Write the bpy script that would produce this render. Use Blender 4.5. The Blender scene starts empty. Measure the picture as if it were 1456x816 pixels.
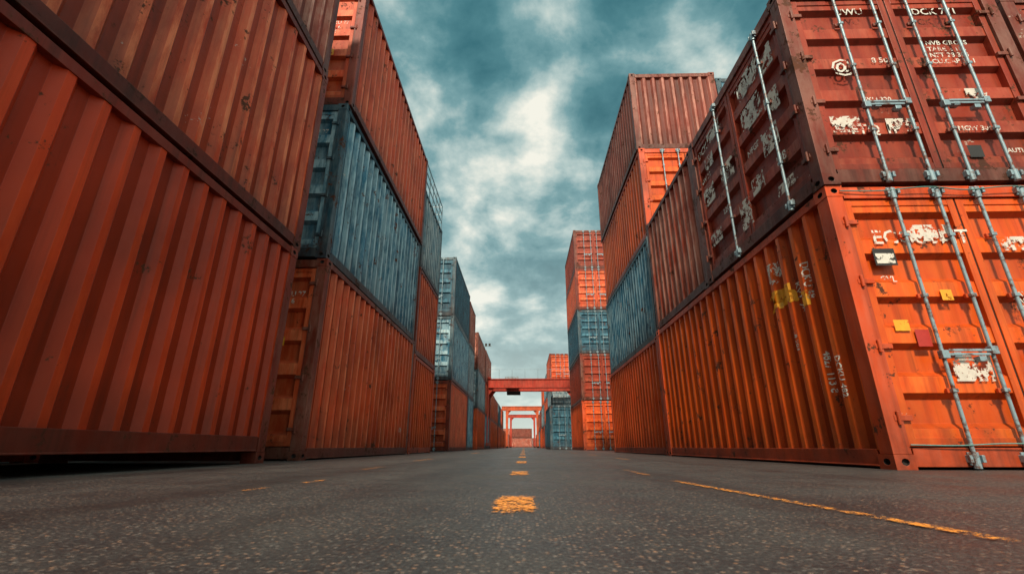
import bpy, bmesh, math, random
from mathutils import Vector, Matrix
random.seed(7)
S=bpy.context.scene
S.view_settings.view_transform='Standard'; S.view_settings.look='None'; S.view_settings.exposure=0
COL=S.collection
# ---------------------------------------------------------------- node helpers
class NT:
    def __init__(s,tree): s.t=tree; s.n=tree.nodes; s.l=tree.links
    def new(s,typ,**kw):
        nd=s.n.new(typ)
        for k,v in kw.items(): setattr(nd,k,v)
        return nd
    def put(s,sock,v):
        if isinstance(v,bpy.types.NodeSocket): s.l.new(v,sock)
        elif isinstance(v,(tuple,list)) and len(v)==3 and sock.type=='RGBA': sock.default_value=(*v,1)
        else: sock.default_value=v
    def math(s,op,a,b=0.0,c=0.0,clamp=False):
        m=s.new('ShaderNodeMath',operation=op); m.use_clamp=clamp
        s.put(m.inputs[0],a); s.put(m.inputs[1],b); s.put(m.inputs[2],c); return m.outputs[0]
    def vmath(s,op,a,b):
        m=s.new('ShaderNodeVectorMath',operation=op); s.put(m.inputs[0],a); s.put(m.inputs[1],b)
        return m.outputs['Value'] if op=='DOT_PRODUCT' else m.outputs[0]
    def noise(s,vec,scale,detail=5,rough=.5,dist=0.):
        m=s.new('ShaderNodeTexNoise'); s.l.new(vec,m.inputs['Vector'])
        m.inputs['Scale'].default_value=scale; m.inputs['Detail'].default_value=detail
        m.inputs['Roughness'].default_value=rough; m.inputs['Distortion'].default_value=dist
        return m.outputs[0]
    def ramp(s,f,stops):
        m=s.new('ShaderNodeValToRGB'); s.l.new(f,m.inputs[0]); e=m.color_ramp.elements
        while len(e)<len(stops): e.new(.5)
        for el,(p,c) in zip(e,stops):
            el.position=p; el.color=(c,c,c,1) if not isinstance(c,tuple) else (*c,1)
        return m.outputs[0]
    def rng(s,f,a,b,c,d):
        m=s.new('ShaderNodeMapRange'); s.put(m.inputs[0],f)
        for i,v in enumerate((a,b,c,d)): m.inputs[i+1].default_value=v
        return m.outputs[0]
    def mix(s,f,a,b,mode='MIX'):
        m=s.new('ShaderNodeMix',data_type='RGBA',blend_type=mode)
        s.put(m.inputs[0],f); s.put(m.inputs[6],a); s.put(m.inputs[7],b); return m.outputs[2]
    def scale(s,vec,sc):
        m=s.new('ShaderNodeMapping'); s.l.new(vec,m.inputs[0]); m.inputs['Scale'].default_value=sc; return m.outputs[0]
def mat(name):
    m=bpy.data.materials.new(name); m.use_nodes=True; t=NT(m.node_tree); return m,t,m.node_tree.nodes['Principled BSDF']

def paint(name,col,rust=.5,fade=(.6,.45,.35),fadeamt=.35,chips=.3,rough=.5,streak=.6):
    m,t,b=mat(name)
    tc=t.new('ShaderNodeTexCoord').outputs['Object']
    oi=t.new('ShaderNodeObjectInfo').outputs['Random']
    off=t.new('ShaderNodeCombineXYZ'); r=t.math('MULTIPLY',oi,40.)
    for i in range(3): t.l.new(r,off.inputs[i])
    v=t.vmath('ADD',tc,off.outputs[0])
    big=t.noise(v,.9,3,.55)
    wear_shade=t.new('ShaderNodeAttribute',attribute_name='wear_shade').outputs['Fac']
    c=t.mix(t.rng(big,.3,.7,0,1),tuple(x*.55 for x in col),tuple(min(1,x*1.15) for x in col))
    # sun-bleached paint on the ridges, brightened further as painted highlight
    fn=t.noise(t.scale(v,(3,3,.8)),2.2,5,.7)
    ff=t.math('MULTIPLY',t.rng(fn,.38,.62,0,1),t.math('MULTIPLY_ADD',wear_shade,fadeamt*1.5,fadeamt*.1),clamp=True)
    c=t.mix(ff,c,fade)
    # recess shade painted into the troughs of the corrugation
    c=t.mix(t.math('MULTIPLY_ADD',wear_shade,-.5,.5),c,(.05,.009,.005) if col[0]>col[2] else (.004,.018,.028))
    # vertical dirt / rust runs
    sn=t.noise(t.scale(v,(9,9,.35)),1.,4,.65)
    sf=t.math('MULTIPLY',t.rng(sn,.5,.72,0,1),streak,clamp=True)
    c=t.mix(sf,c,(.045,.012,.006))
    # rust spots
    cn=t.noise(v,3.2,7,.72)
    fine=t.noise(v,24.,3,.7)
    rn=t.math('MULTIPLY_ADD',fine,.25,t.math('MULTIPLY',cn,.85))
    th=.69-.09*rust
    rf=t.rng(rn,th,th+.035,0,1)
    c=t.mix(rf,c,t.mix(fine,(.028,.011,.007),(.14,.04,.014)))
    # pale chipped primer
    if chips>.02:
        pn=t.math('MULTIPLY_ADD',fine,.3,t.math('MULTIPLY',t.noise(t.vmath('ADD',v,(7.,3.,9.)),1.9,6,.7),.8))
        th2=.735-.085*chips
        c=t.mix(t.math('MULTIPLY',t.rng(pn,th2,th2+.02,0,1),.8),c,(.50,.42,.36))
    # grime close to bottom rail
    sp=t.new('ShaderNodeSeparateXYZ'); t.l.new(tc,sp.inputs[0])
    g=t.math('MULTIPLY',t.rng(sp.outputs[2],.0,.7,.85,0),t.rng(cn,.3,.7,.3,1),clamp=True)
    c=t.mix(g,c,(.035,.012,.007))
    t.l.new(c,b.inputs['Base Color'])
    ro=t.math('ADD',t.rng(fine,.3,.7,rough-.12,rough+.08),t.math('MULTIPLY',rf,.3),clamp=True)
    t.l.new(ro,b.inputs['Roughness'])
    b.inputs['Specular IOR Level'].default_value=.28
    h=t.math('ADD',t.math('MULTIPLY',t.noise(v,1.7,1,.4),.9),t.math('MULTIPLY',fine,.02))
    bp=t.new('ShaderNodeBump'); bp.inputs['Strength'].default_value=.55; bp.inputs['Distance'].default_value=.045
    t.l.new(h,bp.inputs['Height']); t.l.new(bp.outputs[0],b.inputs['Normal'])
    return m
P={}
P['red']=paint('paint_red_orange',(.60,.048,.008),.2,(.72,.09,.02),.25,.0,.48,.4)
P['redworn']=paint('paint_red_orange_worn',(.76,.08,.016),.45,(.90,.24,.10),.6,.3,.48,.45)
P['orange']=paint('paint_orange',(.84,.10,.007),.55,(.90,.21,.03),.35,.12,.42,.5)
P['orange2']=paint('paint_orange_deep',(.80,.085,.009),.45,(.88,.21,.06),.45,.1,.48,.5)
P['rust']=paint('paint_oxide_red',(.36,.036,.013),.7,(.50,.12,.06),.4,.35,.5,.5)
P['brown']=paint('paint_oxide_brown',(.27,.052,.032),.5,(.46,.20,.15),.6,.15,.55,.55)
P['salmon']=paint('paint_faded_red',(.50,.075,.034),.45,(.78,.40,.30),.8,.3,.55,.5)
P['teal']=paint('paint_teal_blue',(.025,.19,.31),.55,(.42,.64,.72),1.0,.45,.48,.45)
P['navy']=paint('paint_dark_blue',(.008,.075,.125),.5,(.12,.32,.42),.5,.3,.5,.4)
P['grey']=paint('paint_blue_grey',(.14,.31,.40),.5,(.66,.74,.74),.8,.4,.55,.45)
FR={'red':paint('frame_red',(.28,.024,.007),.8,fadeamt=.1,chips=.0,streak=.7),
    'orange':paint('frame_orange',(.74,.08,.008),.7,fadeamt=.1,chips=.1,streak=.5),
    'rust':paint('frame_oxide',(.22,.026,.010),.9,fadeamt=.2,chips=.2,streak=.7),
    'blue':paint('frame_blue',(.012,.075,.115),.7,(.3,.35,.35),.4,.2,streak=.6)}
FRM={'red':'red','redworn':'red','orange':'orange','orange2':'orange','rust':'rust','brown':'rust','salmon':'rust','teal':'blue','navy':'blue','grey':'blue'}
m,t,b=mat('galvanised_steel'); tc=t.new('ShaderNodeTexCoord').outputs['Object']
n=t.noise(tc,14,5,.7); t.l.new(t.mix(t.rng(n,.50,.64,0,1),(.24,.35,.40),(.12,.05,.03)),b.inputs['Base Color'])
b.inputs['Metallic'].default_value=.3; b.inputs['Roughness'].default_value=.45; STEEL=m
m,t,b=mat('black_rubber'); tc=t.new('ShaderNodeTexCoord').outputs['Object']
t.l.new(t.mix(t.noise(tc,20,2),(.006,.005,.005),(.025,.018,.015)),b.inputs['Base Color']); b.inputs['Roughness'].default_value=.8; BLACK=m
def decalmat(name,col,th=.5,sc=9.):
    m,t,b=mat(name); tc=t.new('ShaderNodeTexCoord').outputs['Object']
    n=t.math('MULTIPLY_ADD',t.noise(tc,sc*5,3,.6),.3,t.math('MULTIPLY',t.noise(tc,sc,6,.7),.75))
    t.l.new(t.rng(n,th,th+.03,0,1),b.inputs['Alpha'])
    t.l.new(t.mix(t.noise(tc,12,3),tuple(x*.6 for x in col),col),b.inputs['Base Color']); b.inputs['Roughness'].default_value=.6
    return m
WHITE=decalmat('worn_white_lettering',(.80,.78,.70),.475)
FLAKE=decalmat('peeling_white_sticker',(.76,.72,.64),.505,7.)
YELL=decalmat('worn_yellow_lettering',(.95,.42,.02),.43)
DARKL=decalmat('worn_black_label',(.02,.02,.02),.36)
REDL=decalmat('worn_red_label',(.5,.03,.02),.40)
# ---------------------------------------------------------------- mesh builder
class MB:
    def __init__(s): s.v=[];s.f=[];s.m=[];s.w=[];s.M=lambda a,b,c:(a,b,c)
    def add(s,pts): 
        i=len(s.v); s.v+= [s.M(*p) for p in pts]; return i
    def face(s,idx,m=0,w=.6): s.f.append(tuple(idx)); s.m.append(m); s.w.append(w)
    def quad(s,pts,m=0,w=.6): i=s.add(pts); s.face(range(i,i+len(pts)),m,w)
    def box(s,x0,x1,y0,y1,z0,z1,m=0,w=.6):
        i=s.add([(x0,y0,z0),(x1,y0,z0),(x1,y1,z0),(x0,y1,z0),(x0,y0,z1),(x1,y0,z1),(x1,y1,z1),(x0,y1,z1)])
        for q in ((0,3,2,1),(4,5,6,7),(0,1,5,4),(1,2,6,5),(2,3,7,6),(3,0,4,7)): s.face([i+k for k in q],m,w)
    def cyl(s,x,y,r,z0,z1,m=2,n=10):
        a=[(x+r*math.cos(2*math.pi*k/n),y+r*math.sin(2*math.pi*k/n)) for k in range(n)]
        i=s.add([(p,q,z0) for p,q in a]+[(p,q,z1) for p,q in a])
        for k in range(n): s.face([i+k,i+(k+1)%n,i+n+(k+1)%n,i+n+k],m)
        s.face(range(i,i+n),m); s.face(range(i+n,i+2*n),m)
    def mesh(s,name):
        me=bpy.data.meshes.new(name); me.from_pydata(s.v,[],s.f)
        me.polygons.foreach_set('material_index',s.m)
        at=me.attributes.new('wear_shade','FLOAT','FACE'); at.data.foreach_set('value',s.w)
        bm=bmesh.new(); bm.from_mesh(me); bmesh.ops.recalc_face_normals(bm,faces=bm.faces); bm.to_mesh(me); bm.free()
        return me
W=2.44
PER=.278
DEP=.066
def prof_pts(L,a=.17):
    """corrugation break points along the container length -> (y,depth)"""
    n=int(round((L-2*a)/PER)); p=(L-2*a)/n; pts=[(a,.012)]
    for k in range(n):
        y=a+k*p
        pts+=[(y+p*.12,.012),(y+p*.32,DEP),(y+p*.68,DEP),(y+p*.88,.012)]
    pts.append((L-a,.012)); return pts
def isflat(p,q): return abs(p[1]-q[1])<.001
def holed(mb,o,u,v,w,h,rw,rh,nrm,m):
    """casting face with a real recessed slot"""
    o,u,v,nrm=Vector(o),Vector(u),Vector(v),Vector(nrm)
    c=o+u*(w/2)+v*(h/2)
    rect=[(-1,-1),(0,-1),(1,-1),(1,0),(1,1),(0,1),(-1,1),(-1,0)]
    oc=[(-.7,-.7),(0,-1),(.7,-.7),(1,0),(.7,.7),(0,1),(-.7,.7),(-1,0)]
    R=[tuple(c+u*(a*w/2)+v*(b_*h/2)) for a,b_ in rect]; O=[tuple(c+u*(a*rw)+v*(b_*rh)) for a,b_ in oc]
    I=[tuple(Vector(p)-nrm*.03) for p in O]
    i=mb.add(R+O+I)
    for k in range(8):
        j=(k+1)%8
        mb.face([i+k,i+j,i+8+j,i+8+k],m); mb.face([i+8+k,i+8+j,i+16+j,i+16+k],3)
    mb.face(range(i+16,i+24),3)
def casting(mb,cx,cy,cz,sx,sy,m=1):
    w,l,h=.162,.178,.118; e=.004
    X0,X1=sorted((cx-sx*e,cx+sx*w)); Y0,Y1=sorted((cy-sy*e,cy+sy*l))
    mb.quad([(X0,Y0,cz),(X1,Y0,cz),(X1,Y1,cz),(X0,Y1,cz)],m); mb.quad([(X0,Y0,cz+h),(X1,Y0,cz+h),(X1,Y1,cz+h),(X0,Y1,cz+h)],m)
    xo,xi=(X0,X1) if sx>0 else (X1,X0); yo,yi=(Y0,Y1) if sy>0 else (Y1,Y0)
    mb.quad([(xi,Y0,cz),(xi,Y1,cz),(xi,Y1,cz+h),(xi,Y0,cz+h)],m); mb.quad([(X0,yi,cz),(X1,yi,cz),(X1,yi,cz+h),(X0,yi,cz+h)],m)
    holed(mb,(xo,Y0,cz),(0,1,0),(0,0,1),Y1-Y0,h,.04,.026,(-sx,0,0),m)
    holed(mb,(X0,yo,cz),(1,0,0),(0,0,1),X1-X0,h,.032,.028,(0,-sy,0),m)
def doors(mb,Wd,H,post=.15,rods=(.62,1.04,1.42,1.84),zb=.17,ribs=5,handles=True):
    z0=zb+.01; z1=H-.15; mid=Wd/2
    mb.box(post-.01,Wd-post+.01,.105,.115,zb,H-.14,3)
    for a,b_ in ((post+.012,mid-.009),(mid+.009,Wd-post-.012)):
        f=.065
        mb.box(a,a+f,.022,.09,z0,z1,0); mb.box(b_-f,b_,.022,.09,z0,z1,0)
        mb.box(a+f,b_-f,.024,.09,z0,z0+f,0); mb.box(a+f,b_-f,.024,.09,z1-f,z1,0)
        mb.box(a-.010,a-.001,.03,.1,z0,z1,3); mb.box(b_+.001,b_+.008,.03,.1,z0,z1,3)
        zz0,zz1=z0+f,z1-f; p=(zz1-zz0)/ribs; pts=[(zz0,.034)]
        for k in range(ribs):
            z=zz0+k*p; pts+=[(z+p*.16,.034),(z+p*.27,.090),(z+p*.73,.090),(z+p*.84,.034)]
        pts.append((zz1,.034))
        i=mb.add([(a+f,d,z) for z,d in pts]+[(b_-f,d,z) for z,d in pts]); n=len(pts)
        for k in range(n-1):
            flat=isflat(pts[k],pts[k+1])
            mb.face([i+k,i+k+1,i+n+k+1,i+n+k],0,(.9 if pts[k][1]<.04 else .5) if flat else .3)
    for q,s_ in enumerate(rods):
        mb.cyl(s_,-.016,.016,.04,H-.04,2)
        for zc in (.085,H-.085):
            mb.box(s_-.045,s_+.045,-.012,.004,zc-.05,zc+.05,2)
            mb.box(s_-.060,s_-.036,-.042,.006,zc-.028,zc+.028,2); mb.box(s_+.036,s_+.060,-.042,.006,zc-.028,zc+.028,2)
            mb.cyl(s_,-.016,.028,zc-.075,zc+.035,2)
        for zc in (.62,H*.56,H-.55):
            mb.box(s_-.042,s_+.042,-.003,.024,zc-.020,zc+.020,1)
            mb.box(s_-.024,s_+.024,-.036,-.003,zc-.016,zc+.016,2)
        if handles:
            sg=1 if q%2==0 else -1; hz=.92+.035*(q%2)
            a,b_=sorted((s_-sg*.03,s_+sg*.38))
            mb.box(a,b_,-.046,-.036,hz-.011,hz+.011,2); mb.box(s_-.03,s_+.03,-.052,-.0,hz-.035,hz+.035,2)
            e=s_+sg*.31; mb.box(e-.03,e+.03,-.04,.022,hz-.06,hz-.016,2)
    for sd in (0,1):
        for k in range(4):
            zc=.40+k*(H-.80)/3
            a,b_=(post-.07,post+.08)
            if sd: a,b_=Wd-b_,Wd-a
            mb.box(a,b_,-.006,.026,zc-.022,zc+.022,1)
            x=post-.04 if not sd else Wd-post+.04
            mb.cyl(x,-.014,.014,zc-.055,zc+.055,1)
CACHE={}
def cmesh(L,H,door=True,side='corr',rail=(.022,.16)):
    key=(L,H,door,side,rail)
    if key in CACHE: return CACHE[key]
    mb=MB(); pst=.15
    for cx,sx in ((0,1),(W,-1)):
        for cy,sy in ((0,1),(L,-1)):
            for cz in (0,H-.118): casting(mb,cx,cy,cz,sx,sy)
            x0,x1=sorted((cx,cx+sx*pst)); y0,y1=sorted((cy,cy+sy*.15))
            mb.box(x0,x1,y0,y1,.119,H-.119,1)
    zt=H-.105
    for cx,sx in ((0,1),(W,-1)):
        if side=='doors' and cx==0: continue
        a,b_=sorted((cx+sx*.002,cx+sx*.075))
        mb.box(a,b_,.18,L-.18,rail[0],rail[1],1,.3); mb.box(a,b_,.18,L-.18,zt,H-.018,1,.3)
        a2,b2=sorted((cx-sx*.006,cx+sx*.05)); mb.box(a2,b2,.182,L-.182,rail[0]-.001,rail[0]+.012,1)
        pts=prof_pts(L,.15)
        i=mb.add([(cx+sx*d,y,rail[1]-.01) for y,d in pts]+[(cx+sx*d,y,zt+.01) for y,d in pts]); n=len(pts)
        for k in range(n-1):
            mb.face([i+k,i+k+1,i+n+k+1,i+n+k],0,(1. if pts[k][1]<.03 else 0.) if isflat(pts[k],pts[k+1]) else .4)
    if side=='doors':
        mb.M=lambda s_,d,z:(d,L-s_,z)
        mb.box(.164,L-.18,.002,.1,.022,.168,1); mb.box(.164,L-.18,.002,.1,H-.14,H-.018,1)
        doors(mb,L,H,.16,(1.12,2.42),handles=False)
        mb.M=lambda a,b_,c:(a,b_,c)
    mb.box(.08,W-.08,.12,L-.12,rail[0]+.02,rail[0]+.08,3)
    mb.box(.05,W-.05,.12,L-.12,H-.06,H-.035,0)
    if door:
        mb.box(.164,W-.164,.002,.1,.022,.168,1); mb.box(.164,W-.164,.002,.1,H-.14,H-.018,1)
        doors(mb,W,H)
    ends=[L] if door else [0,L]
    for cy in ends:
        sy=-1 if cy else 1
        a,b_=sorted((cy+sy*.002,cy+sy*.08)); mb.box(.164,W-.164,a,b_,.022,.168,1); mb.box(.164,W-.164,a,b_,H-.14,H-.018,1)
        pts=prof_pts(W,.15)
        i=mb.add([(y,cy+sy*d,.15) for y,d in pts]+[(y,cy+sy*d,H-.13) for y,d in pts]); n=len(pts)
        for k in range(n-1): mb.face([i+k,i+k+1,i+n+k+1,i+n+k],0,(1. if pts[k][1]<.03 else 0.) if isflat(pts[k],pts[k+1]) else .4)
    CACHE[key]=mb.mesh('container_body'); 
    return CACHE[key]
def empty(name,loc=(0,0,0),rz=0):
    e=bpy.data.objects.new(name,None); e.location=loc; e.rotation_euler=(0,0,rz); e.empty_display_size=.3; COL.objects.link(e); return e
def child(name,me,par,mats=None):
    o=bpy.data.objects.new(name,me); COL.objects.link(o); o.parent=par
    return o
def container(x,y,z,L,H,p,door=True,side='corr',rail=(.022,.16),near=False,jit=True):
    jx=random.uniform(-.035,.035) if jit else 0
    e=empty('shipping_container',(x+jx,y+(random.uniform(-.05,.05) if jit else 0),z),random.uniform(-.003,.003) if jit else 0)
    me=cmesh(L,H,door,side,rail)
    if len(me.materials)==0:
        for mm in (P['red'],FR['red'],STEEL,BLACK): me.materials.append(mm)
    o=child('body',me,e)
    for k,mm in enumerate((P[p],FR[FRM[p]],STEEL,BLACK)):
        o.material_slots[k].link='OBJECT'; o.material_slots[k].material=mm
    if near:
        bv=o.modifiers.new('bevel','BEVEL'); bv.width=.008; bv.segments=2; bv.limit_method='ANGLE'; bv.angle_limit=math.radians(25)
    return e
def stack(x,y,specs,L=6.06,**kw):
    z=0.; out=[]
    for sp in specs:
        p,H=sp[0],sp[1]; k=dict(kw); k.update(sp[2] if len(sp)>2 else {})
        out.append(container(x,y,z,L,H,p,**k)); z+=H+.003
    return out
# ---- markings -----------------------------------------------------------------
def text_mesh(txt,size):
    cu=bpy.data.curves.new('t','FONT'); cu.body=txt; cu.size=size; cu.resolution_u=2
    cu.offset=size*.012
    o=bpy.data.objects.new('t',cu); COL.objects.link(o); bpy.context.view_layer.update()
    me=bpy.data.meshes.new_from_object(o.evaluated_get(bpy.context.evaluated_depsgraph_get())); bpy.data.objects.remove(o); return me
def rect_mesh(w,h):
    me=bpy.data.meshes.new('r'); me.from_pydata([(0,0,0),(w,0,0),(w,h,0),(0,h,0)],[],[(0,1,2,3)]); return me
def mark(par,me,mt,pos,face='front',spin=0.,L=6.06,corr=True):
    """pos=(s,z): s along the face seen left to right; laid on the real surface profile"""
    bm=bmesh.new(); bm.from_mesh(me)
    bm.transform(Matrix.Rotation(spin,4,'Z'))
    if face=='front': T=Matrix.Translation((pos[0],pos[2] if len(pos)>2 else .018,pos[1]))@Matrix.Rotation(math.pi/2,4,'X')
    elif face=='sideL': T=Matrix.Translation((0,L-pos[0],pos[1]))@Matrix.Rotation(-math.pi/2,4,'Z')@Matrix.Rotation(math.pi/2,4,'X')
    elif face=='sideR': T=Matrix.Translation((W,pos[0],pos[1]))@Matrix.Rotation(math.pi/2,4,'Z')@Matrix.Rotation(math.pi/2,4,'X')
    bm.transform(T)
    if face!='front' and corr:
        pts=prof_pts(L,.15)
        ys=[v.co.y for v in bm.verts]; a,b_=min(ys),max(ys)
        for y,d in pts:
            if a<y<b_: bmesh.ops.bisect_plane(bm,geom=bm.verts[:]+bm.edges[:]+bm.faces[:],plane_co=(0,y,0),plane_no=(0,1,0))
        for v in bm.verts:
            for (y0,d0),(y1,d1) in zip(pts,pts[1:]):
                if y0<=v.co.y<=y1+1e-6:
                    d=d0+(d1-d0)*(v.co.y-y0)/(y1-y0); break
            else: d=.0
            v.co.x=(d-.004) if face=='sideL' else W-d+.004
    elif face!='front':
        for v in bm.verts: v.co.x=(pos[2] if len(pos)>2 else .018)*(1)
    bm.to_mesh(me); bm.free()
    if not me.materials: me.materials.append(mt)
    me.materials[0]=mt
    o=child('marking',me,par); return o

# ---------------------------------------------------------------- LEFT ROW
XL=-2.98-W
A=[container(XL,-.55,0,6.06,2.63,'red',rail=(.13,.285),near=True,jit=False),
   container(XL,-.52,2.635,6.06,2.9,'redworn',near=True,jit=False),
   container(XL-.01,-.54,5.54,6.06,2.6,'salmon',near=True,jit=False)]
B=[container(XL+.0,6.4,0,5.9,2.9,'rust',near=True,jit=False),
   container(XL-.03,6.38,2.905,5.9,2.9,'teal',near=True,jit=False),
   container(XL+.01,6.42,5.81,5.9,2.9,'redworn',near=True,jit=False)]
B[0].children[0].material_slots[0].material=P['redworn']
B[0].children[0].material_slots[1].material=FR['rust']
stack(XL,12.5,[('orange2',2.6),('redworn',2.6),('grey',2.6)],L=3.0)
stack(XL-.14,20.,[('redworn',2.9),('teal',2.9),('navy',2.9)])
stack(XL-.12,26.2,[('teal',2.9),('grey',2.9),('salmon',2.6)],L=3.0)
stack(XL-.12,31.5,[('orange2',2.6),('grey',2.6),('salmon',2.6)])
stack(XL-.12,37.8,[('teal',2.6),('redworn',2.6),('salmon',2.6)])
stack(XL-.12,44.2,[('orange2',2.6),('orange',2.6)])
stack(XL-.12,50.8,[('orange',2.6),('redworn',2.6)])
stack(XL-.12,58,[('redworn',2.6),('navy',2.6)])
stack(XL-.12,66,[('orange',2.6),('orange2',2.6)])
stack(XL-.12,74,[('orange',2.6)])
stack(XL-.12,84,[('redworn',2.6)]); stack(XL-.12,92,[('grey',2.6)]); stack(XL-.12,102,[('orange',2.6)])
for y,n in ((-.5,3),(6.4,3),(12.8,3),(20,3),(31.5,3),(38,2),(50,2)):
    stack(XL-2.62,y,[(random.choice(['orange2','teal','redworn','rust','navy']),2.6) for _ in range(n)])
# behind the camera
stack(XL,-6.8,[('orange2',2.6),('rust',2.6),('teal',2.6)])
stack(3.1,-10.2,[('orange2',2.6),('teal',2.6)])  # unseen stack added to block light and darken the near left wall
# guard railing around the roof of the short stack
e=empty('guard_railing',(XL,12.5,7.81)); mb=MB()
for x in (.06,W-.06):
    for k in range(6): mb.cyl(x,.08+k*.568,.018,0,1.0,0,8)
    for z in (.35,.68,1.0): mb.box(x-.014,x+.014,.08,2.92,z-.014,z+.014,0)
for y in (.08,2.92):
    for k in range(1,4): mb.cyl(.06+k*.58,y,.018,0,1.0,0,8)
    for z in (.35,.68,1.0): mb.box(.08,W-.08,y-.014,y+.014,z-.013,z+.013,0)
o=child('rails',mb.mesh('railing'),e); o.data.materials.append(STEEL)
# ---------------------------------------------------------------- RIGHT ROW
XR=2.98
R1=container(XR,4.0,0,6.06,2.6,'orange',near=True,jit=False)
R2a=container(XR-.01,3.98,2.605,2.97,2.6,'rust',side='doors',near=True,jit=False)
R2b=container(XR+.02,7.0,2.605,3.04,2.6,'salmon',near=True,jit=False)
x2=3.15
container(x2-.06,10.45,0,6.2,2.6,'orange2',near=True,jit=False)
container(x2,10.6,2.605,6.06,2.6,'teal',near=True,jit=False)
R3=container(x2+.02,10.55,5.21,6.06,2.6,'orange',near=True,jit=False)
R4=container(x2-.01,10.6,7.815,6.06,2.6,'brown',near=True,door=False,jit=False)
stack(5.72,10.8,[('rust',2.6),('navy',2.6),('orange2',2.6),('teal',2.6)])
stack(5.6,4.1,[('rust',2.6),('rust',2.6)])
stack(8.2,4.1,[('teal',2.6),('orange2',2.6)])
stack(3.22,26,[('orange2',2.6),('rust',2.6),('navy',2.6),('redworn',2.6),('rust',2.6)])
stack(5.8,26,[('teal',2.6),('rust',2.6),('orange',2.6),('redworn',2.6)])
container(1.78,32.5,0,6.06,2.9,'navy')
container(4.3,32.5,0,6.06,2.6,'rust')
stack(2.55,44,[('rust',2.9),('grey',2.9),('redworn',2.9)])
stack(5.1,44,[('teal',2.9),('orange',2.9)])
stack(2.5,51,[('navy',2.6),('orange2',2.6),('teal',2.6)])
stack(2.5,60,[('redworn',2.6),('grey',2.6),('orange2',2.6)])
stack(2.5,68,[('orange',2.6),('rust',2.6)]); stack(2.5,78,[('teal',2.6),('rust',2.6)]); stack(2.6,90,[('orange',2.6)]); stack(2.6,100,[('rust',2.6)])
def crossrow(x,y,z,p):
    e=container(x,y,z,6.06,2.6,p,door=False,jit=False); e.rotation_euler=(0,0,-math.pi/2); return e
for i,(n) in enumerate((2,2,2,1,2,2)):
    for k in range(n): crossrow(-16+i*6.15,142,k*2.61,['brown','rust','salmon','brown','rust','salmon'][(i+k)%6])

# ---------------------------------------------------------------- markings on containers
mk=mark
mk(R1,text_mesh('ECCUENT',.20),WHITE,(.33,1.98,.016))
mk(R1,rect_mesh(.20,.17),DARKL,(.30,1.76,.017))
mk(R1,rect_mesh(.17,.10),WHITE,(.315,1.78,.0145))
mk(R1,text_mesh('GVL',.08),WHITE,(.30,1.60,.017))
mk(R1,rect_mesh(.13,.10),YELL,(.31,1.14,.017))
mk(R1,rect_mesh(.12,.15),REDL,(.47,1.0,.016))
mk(R1,rect_mesh(.10,.10),YELL,(.80,1.42,.016))
mk(R1,rect_mesh(.34,.22),FLAKE,(.70,.70,.015))
mk(R1,rect_mesh(.40,.17),FLAKE,(.68,2.0,.014))
mk(R1,rect_mesh(.5,.14),FLAKE,(1.5,1.9,.017))
mk(R1,text_mesh('MAX GROSS 30 480 KG\nTARE 2 250 KG\nNET 28 230 KG',.065),WHITE,(1.42,1.45,.016))
L=6.06
mk(R1,text_mesh('241a',.30),YELL,(4.62,1.70),'sideL',L=L)
mk(R1,rect_mesh(.42,.2),YELL,(4.72,1.72),'sideL',L=L)
mk(R1,rect_mesh(.22,.26),FLAKE,(4.75,2.0),'sideL',L=L)
mk(R1,rect_mesh(.14,.16),YELL,(5.28,1.58),'sideL',L=L)
for s_,z,tx,sz in ((5.18,1.9,'KVT 70',.11),(5.40,2.05,'DCKU 48',.10),(5.05,1.42,'418 203',.08),(5.42,1.08,'4827 113 8',.09),(5.25,1.0,'USA 22G1',.075),(5.62,1.0,'DCKU 482',.085)):
    mk(R1,text_mesh(tx,sz),WHITE,(s_,z),'sideL',spin=-math.pi/2,L=L)
mk(R2a,text_mesh('UWU',.13),WHITE,(.62,2.22,.016)); mk(R2a,text_mesh('8 503',.10),WHITE,(.86,1.52,.016))
mk(R2a,text_mesh('@',.24),WHITE,(.40,1.40,.016))
mk(R2a,rect_mesh(.30,.2),FLAKE,(.24,.62,.016)); mk(R2a,text_mesh('FTQ 1P',.16),WHITE,(.42,.60,.016)); mk(R2a,rect_mesh(.30,.16),FLAKE,(.80,.62,.016))
mk(R2a,text_mesh('NVB GROSS\nTARE 2 180\nNET 28 300\nCU.CAP 33.1',.085),WHITE,(1.50,1.75,.016))
mk(R2a,text_mesh('DCK 771',.13),WHITE,(1.48,2.2,.016)); mk(R2a,text_mesh('MGW 30480',.08),WHITE,(1.50,.62,.016)); mk(R2a,rect_mesh(.22,.15),FLAKE,(1.72,1.0,.016)); mk(R2a,rect_mesh(.14,.14),DARKL,(1.52,.3,.016))
mk(R2a,text_mesh('MKU 320',.08),WHITE,(.62,1.0,.016)); mk(R2a,text_mesh('CAUTION',.07),WHITE,(1.85,.35,.016))
for s_,z,w_,h_ in ((.28,1.2,.4,.3),(.5,1.75,.3,.22),(1.75,1.5,.5,.34),(2.1,.9,.35,.3),(1.7,.6,.3,.22),(2.35,1.9,.3,.3),(.3,.5,.4,.2),(2.2,.3,.4,.12),(.95,1.2,.4,.3),(1.3,.3,.3,.4),(.7,2.1,.5,.2),(1.8,2.0,.5,.3),(2.3,1.3,.3,.3)):
    mk(R2a,rect_mesh(w_,h_),FLAKE,(s_,z,.016),'sideL',L=2.97,corr=False)
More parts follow.
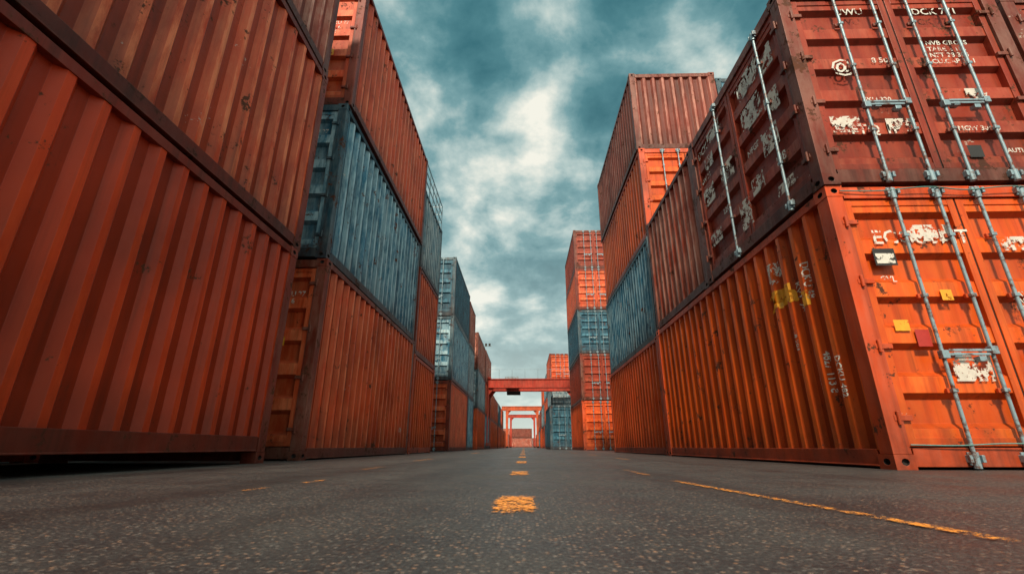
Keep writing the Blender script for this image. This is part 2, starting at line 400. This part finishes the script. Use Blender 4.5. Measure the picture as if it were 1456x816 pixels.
for s_,z,tx,sz in ((.3,2.1,'DCK',.18),(.3,1.62,'4W 20',.12),(1.72,2.08,'TDFIK',.24),(1.75,1.15,'NFGB 3',.12),(2.3,.65,'M8',.16),(.85,.8,'22G1',.12)):
    mk(R2a,text_mesh(tx,sz),WHITE,(s_,z,.015),'sideL',L=2.97,corr=False)
for c_,zz in ((B[0],2.3),(B[1],2.3),(B[2],1.9)):
    mk(c_,text_mesh('DCKU 27\n4801 6\n22G1',.11),WHITE,(1.72,zz,.016)); mk(c_,rect_mesh(.22,.14),YELL,(1.75,zz-.75,.016))
mk(R3,rect_mesh(.3,.3),FLAKE,(1.8,1.7,.016)); mk(R3,text_mesh('DCKU 20',.12),WHITE,(1.3,2.2,.016))
def rope(par,pts,r,col,name):
    cu=bpy.data.curves.new(name,'CURVE'); cu.dimensions='3D'; cu.bevel_depth=r; sp=cu.splines.new('BEZIER'); sp.bezier_points.add(len(pts)-1)
    for bp,p in zip(sp.bezier_points,pts): bp.co=p; bp.handle_left_type=bp.handle_right_type='AUTO'
    m,t,b=mat(name+'_fibre'); tc=t.new('ShaderNodeTexCoord').outputs['Object']; t.l.new(t.mix(t.noise(tc,40,3),tuple(c*.5 for c in col),col),b.inputs['Base Color']); b.inputs['Roughness'].default_value=.8
    cu.materials.append(m); child(name,cu,par)
rope(R1,[(.12,-.02,2.53),(.5,-.03,2.52),(.95,-.05,2.545),(1.3,-.04,2.515),(1.7,-.05,2.54),(2.3,-.02,2.52)],.006,(.12,.3,.28),'rope')
rope(R1,[(.14,-.02,.19),(.5,-.03,.185),(.9,-.05,.2),(1.5,-.05,.18),(2.3,-.02,.19)],.005,(.12,.3,.28),'rope')

# ---------------------------------------------------------------- gantry cranes
def gantry(y,xa,xb,zb,zt,p,deep=True):
    e=empty('gantry_crane',(0,y,0)); mb=MB()
    for dy in ((0,2.6) if deep else (0,)):
        mb.box(xa-.9,xb+.9,dy-.16,dy+.16,zb+.06,zt-.06,0); mb.box(xa-.95,xb+.95,dy-.24,dy+.24,zb,zb+.06,0); mb.box(xa-.95,xb+.95,dy-.24,dy+.24,zt-.06,zt,0)
        n=int((xb-xa)/.9)
        for k in range(n+1):
            x=xa+k*(xb-xa)/n; mb.box(x-.02,x+.02,dy-.23,dy-.161,zb+.061,zt-.061,0)
        for x in (xa,xb):
            i=mb.add([(x-.16,dy-.2,.5),(x+.16,dy-.2,.5),(x+.16,dy+.2,.5),(x-.16,dy+.2,.5),(x-.22,dy-.22,zb),(x+.22,dy-.22,zb),(x+.22,dy+.22,zb),(x-.22,dy+.22,zb)])
            for q in ((0,3,2,1),(4,5,6,7),(0,1,5,4),(1,2,6,5),(2,3,7,6),(3,0,4,7)): mb.face([i+k for k in q],0)
            s_=1 if x==xa else -1
            mb.quad([(x+s_*.21,dy-.05,zb-.6),(x+s_*.7,dy-.05,zb-.001),(x+s_*.21,dy-.05,zb-.001)],0)
    for x in (xa,xb):
        mb.box(x-.2,x+.2,-.9,(3.5 if deep else .9),.25,.5,0)
        for yy in ((-.6,3.2) if deep else (-.6,.6)):
            mb.M=lambda a,b_,c,x=x,yy=yy:(x+c,yy+a,.24+b_); mb.cyl(0,0,.24,-.12,.12,3,16); mb.M=lambda a,b_,c:(a,b_,c)
    if deep:
        mb.box(xa-.4,xa+.4,-.3,2.9,zt+.01,zt+.12,0); mb.box(xb-.4,xb+.4,-.3,2.9,zt+.01,zt+.12,0)
        xm=xa+(xb-xa)*.28; mb.box(xm-.6,xm+.6,.3,2.3,zt+.02,zt+.25,2)
        mb.box(xm-.45,xm+.75,.8,1.8,zb-.42,zb-.2,3); 
        for dx in (-.3,.5): mb.cyl(xm+dx,1.3,.02,zb-.2,zt,3)
        for k in range(8):
            x=xa+k*(xb-xa)/7; mb.cyl(x,-.2,.014,zt,zt+.8,2)
        mb.box(xa,xb,-.21,-.19,zt+.78,zt+.8,2)
    o=child('frame',mb.mesh('gantry_frame'),e)
    for mm in (P[p],FR['red'],STEEL,BLACK): o.data.materials.append(mm)
P['crane']=paint('paint_crane_red',(.52,.04,.02),.4,(.6,.2,.12),.2,.0)
P['crane2']=paint('paint_crane_orange',(.66,.11,.03),.4,(.6,.2,.12),.2,.0)
gantry(40,-3.2,4.6,4.95,5.72,'crane')
gantry(81,-2.85,2.35,6.0,6.75,'crane2',False)
gantry(108,-2.9,2.4,6.4,7.1,'crane',False)
for (x,y,h) in ((-6.,70,15.),(-9,95,19),(9,112,20)):
    e=empty('floodlight_mast',(x,y,0)); mb=MB(); mb.cyl(0,0,.16,0,h*.5,0,10); mb.cyl(0,0,.1,h*.5,h,0,10); mb.box(-1.1,1.1,-.06,.06,h-.1,h,0)
    for k in range(4): mb.box(-1.+k*.55,-.7+k*.55,-.25,.0,h,h+.3,1)
    o=child('mast',mb.mesh('mast'),e)
    for mm in (STEEL,BLACK): o.data.materials.append(mm)
# ---------------------------------------------------------------- ground
def asphalt():
    m,t,b=mat('asphalt'); tc=t.new('ShaderNodeTexCoord').outputs['Object']
    big=t.noise(tc,.35,4,.6); mid=t.noise(tc,2.2,6,.65); grit=t.noise(tc,85.,3,.8)
    vo=t.new('ShaderNodeTexVoronoi'); t.l.new(tc,vo.inputs['Vector']); vo.inputs['Scale'].default_value=95.
    sp=t.new('ShaderNodeSeparateColor'); t.l.new(vo.outputs['Color'],sp.inputs[0])
    c=t.mix(t.rng(mid,.3,.7,0,1),(.022,.022,.025),(.056,.052,.049))
    c=t.mix(t.rng(big,.42,.62,0,.65),c,(.017,.017,.020))
    # aggregate stones
    st=t.math('MULTIPLY',t.rng(vo.outputs['Distance'],.25,.5,1,0),t.rng(sp.outputs[0],.60,.90,0,1),clamp=True)
    c=t.mix(st,c,t.mix(sp.outputs[1],(.19,.18,.17),(.34,.18,.10)))
    c=t.mix(t.rng(grit,.54,.70,0,.75),c,(.17,.155,.14))
    c=t.mix(t.rng(grit,.30,.46,.85,0),c,(.006,.006,.007))
    # tyre-polished and oil-stained tracks along the lane
    tr=t.noise(t.scale(tc,(1.3,.05,1.)),1.4,3,.5)
    c=t.mix(t.rng(tr,.48,.66,0,.45),c,(.013,.013,.014))
    cv=t.new('ShaderNodeTexVoronoi',feature='DISTANCE_TO_EDGE'); 
    wv=t.new('ShaderNodeTexNoise'); t.l.new(tc,wv.inputs['Vector']); wv.inputs['Scale'].default_value=4.; wv.inputs['Detail'].default_value=4
    t.l.new(t.vmath('ADD',tc,t.vmath('MULTIPLY',wv.outputs['Color'],(.5,.5,0.))),cv.inputs['Vector']); cv.inputs['Scale'].default_value=.5
    ck=t.math('MULTIPLY',t.rng(cv.outputs['Distance'],.0,.004,1,0),t.rng(big,.48,.56,0,1),clamp=True)
    c=t.mix(t.math('MULTIPLY',ck,.5),c,(.008,.008,.008))
    t.l.new(c,b.inputs['Base Color'])
    t.l.new(t.math('SUBTRACT',t.rng(mid,.3,.7,.34,.62),t.rng(tr,.48,.66,0,.10)),b.inputs['Roughness']); b.inputs['Specular IOR Level'].default_value=.5
    h=t.math('ADD',t.math('MULTIPLY',vo.outputs['Distance'],-.6),t.math('ADD',t.math('MULTIPLY',grit,1.2),t.math('MULTIPLY',mid,2.5)))
    bp=t.new('ShaderNodeBump'); bp.inputs['Strength'].default_value=.9; bp.inputs['Distance'].default_value=.007
    t.l.new(h,bp.inputs['Height']); t.l.new(bp.outputs[0],b.inputs['Normal']); return m
me=bpy.data.meshes.new('ground'); me.from_pydata([(-700,-300,0),(700,-300,0),(700,1500,0),(-700,1500,0)],[],[(0,1,2,3)])
g=bpy.data.objects.new('asphalt_ground',me); COL.objects.link(g); me.materials.append(asphalt())
# worn orange-yellow lines: paint survives best mid-line, edges are broken
m,t,b=mat('worn_orange_road_paint'); tc=t.new('ShaderNodeTexCoord').outputs['Object']
n=t.math('MULTIPLY_ADD',t.noise(tc,90,3,.75),.6,t.math('MULTIPLY',t.noise(tc,16,5,.7),.5))
cov=t.new('ShaderNodeAttribute',attribute_name='cover').outputs['Fac']
t.l.new(t.rng(t.math('ADD',n,cov),.54,.62,0,.95),b.inputs['Alpha'])
t.l.new(t.mix(t.rng(t.noise(tc,45,4,.7),.35,.65,0,1),(.50,.13,.012),(1.,.38,.05)),b.inputs['Base Color']); b.inputs['Roughness'].default_value=.6; YL=m
def strips(name,rects):
    V=[];F=[];C=[]
    for (x0,y0,x1,y1,w,k) in rects:
        n=max(4,int((y1-y0)/.1)); base=len(V)
        for j in range(n+1):
            f=j/n; x=x0+(x1-x0)*f; y=y0+(y1-y0)*f
            ey=min(f,1-f)*(y1-y0)/(w*.5)
            for q in range(7):
                u=q/6-.5; ex=(.5-abs(u))*6
                e=min(1,ex,ey*1.3); V.append((x+u*w*1.25,y,.004)); C.append(k-.16*(1-e))
        for j in range(n):
            for q in range(6):
                i=base+j*7+q; F.append((i,i+1,i+8,i+7))
    me=bpy.data.meshes.new(name); me.from_pydata(V,[],F); at=me.attributes.new('cover','FLOAT','POINT'); at.data.foreach_set('value',C)
    o=bpy.data.objects.new(name,me); COL.objects.link(o); me.materials.append(YL)
ds=[(-.03,1.36,-.03,1.90,.125,.05),(-.03,3.1,-.03,3.75,.12,.03),(-.03,5.4,-.03,6.3,.12,.04)]
y=8.2
while y<120: ds.append((-.03,y,-.03,y+1.1,.12,.05)); y+=2.9
strips('road_centre_marking',ds)
strips('road_edge_marking',[(.95,.95,.80,2.75,.045,.01),(.80,3.1,.8,4.0,.05,-.03),(1.5,7,1.5,8,.1,-.02),(1.5,10,1.5,11.5,.1,-.02),(1.5,14,1.5,16,.1,-.02)])
strips('road_edge_marking',[(-1.17,2.0,-1.15,2.24,.05,-.01),(-1.12,2.4,-1.10,2.75,.05,-.02),(-1.3,3.8,-1.3,4.6,.08,-.04),(-1.4,6.2,-1.4,7.4,.09,-.01),(-1.4,13,-1.4,15,.1,0.0)])
# ---------------------------------------------------------------- sky
w=bpy.data.worlds.new('World'); S.world=w; w.use_nodes=True; t=NT(w.node_tree); bg=w.node_tree.nodes['Background']
SUN_EL,SUN_AZ=math.radians(44),math.radians(183)
sky=t.new('ShaderNodeTexSky',sky_type='NISHITA'); sky.sun_disc=False; sky.sun_elevation=SUN_EL; sky.sun_rotation=SUN_AZ
d=t.new('ShaderNodeTexCoord').outputs['Generated']
sp=t.new('ShaderNodeSeparateXYZ'); t.l.new(d,sp.inputs[0]); X,Y,Z=sp.outputs
zc=t.math('ADD',t.math('MAXIMUM',Z,0.),.38)
cv=t.new('ShaderNodeCombineXYZ'); t.l.new(t.math('DIVIDE',X,zc),cv.inputs[0]); t.l.new(t.math('DIVIDE',Y,zc),cv.inputs[1]); cv.inputs[2].default_value=1.3
n1=t.noise(cv.outputs[0],4.2,9,.56,.1); n2=t.noise(cv.outputs[0],1.6,3,.5,.1)
n=t.math('ADD',t.math('MULTIPLY',n1,.85),t.math('MULTIPLY',n2,.2))
n=t.math('ADD',n,-.01)
def blob(dx,dy,dz,p,a):
    v=Vector((dx,dy,dz)).normalized()
    q=t.math('MAXIMUM',t.vmath('DOT_PRODUCT',d,tuple(v)),0.)
    return t.math('MULTIPLY',t.math('POWER',q,p),a)
for args in ((.041,.823,.675,260,.11),(.36,.77,.85,300,.15),(.12,.74,.93,300,.14),(-.14,.90,.46,110,.09),(.05,.93,.38,50,.04),(-.15,.72,.80,60,-.06),(.20,.80,.62,160,-.05)):
    n=t.math('ADD',n,blob(*args))
c=t.ramp(n,[(.35,(.028,.14,.17)),(.46,(.08,.235,.265)),(.53,(.19,.37,.39)),(.60,(.50,.63,.60)),(.68,(.98,.96,.84))])
hz=t.math('POWER',t.math('SUBTRACT',1.,t.math('MAXIMUM',Z,0.)),4.)
c=t.mix(t.math('MULTIPLY',hz,.85),c,(.84,.90,.80))
skc=t.mix(1.,sky.outputs[0],(.1,.1,.1),'MULTIPLY')
c=t.mix(.93,skc,c)
bo=t.math('ADD',t.rng(Y,.35,-.5,0,1.0),t.rng(Z,.80,.97,0,2.0))  # brightness added to the unseen sky behind and overhead, to light the lane
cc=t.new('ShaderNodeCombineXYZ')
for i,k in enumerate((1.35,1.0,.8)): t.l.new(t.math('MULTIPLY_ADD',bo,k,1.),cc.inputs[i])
bg.inputs[1].default_value=1.
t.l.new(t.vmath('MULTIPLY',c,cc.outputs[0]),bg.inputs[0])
sd=bpy.data.lights.new('sun','SUN'); sd.energy=5.; sd.angle=math.radians(6); sd.color=(1,.83,.64)
so=bpy.data.objects.new('sun',sd); COL.objects.link(so)
dv=Vector((math.sin(SUN_AZ)*math.cos(SUN_EL),math.cos(SUN_AZ)*math.cos(SUN_EL),math.sin(SUN_EL)))
so.rotation_euler=dv.to_track_quat('Z','Y').to_euler()
# ---------------------------------------------------------------- camera
cd=bpy.data.cameras.new('camera'); cd.lens=16.07; cd.sensor_width=36; cd.clip_start=.02; cd.clip_end=3000
cd.dof.use_dof=True; cd.dof.focus_distance=5.; cd.dof.aperture_fstop=5.6
co=bpy.data.objects.new('camera',cd); COL.objects.link(co); co.location=(0,0,.175); co.rotation_euler=(math.radians(90+19.25),0,math.radians(1.41))
S.camera=co
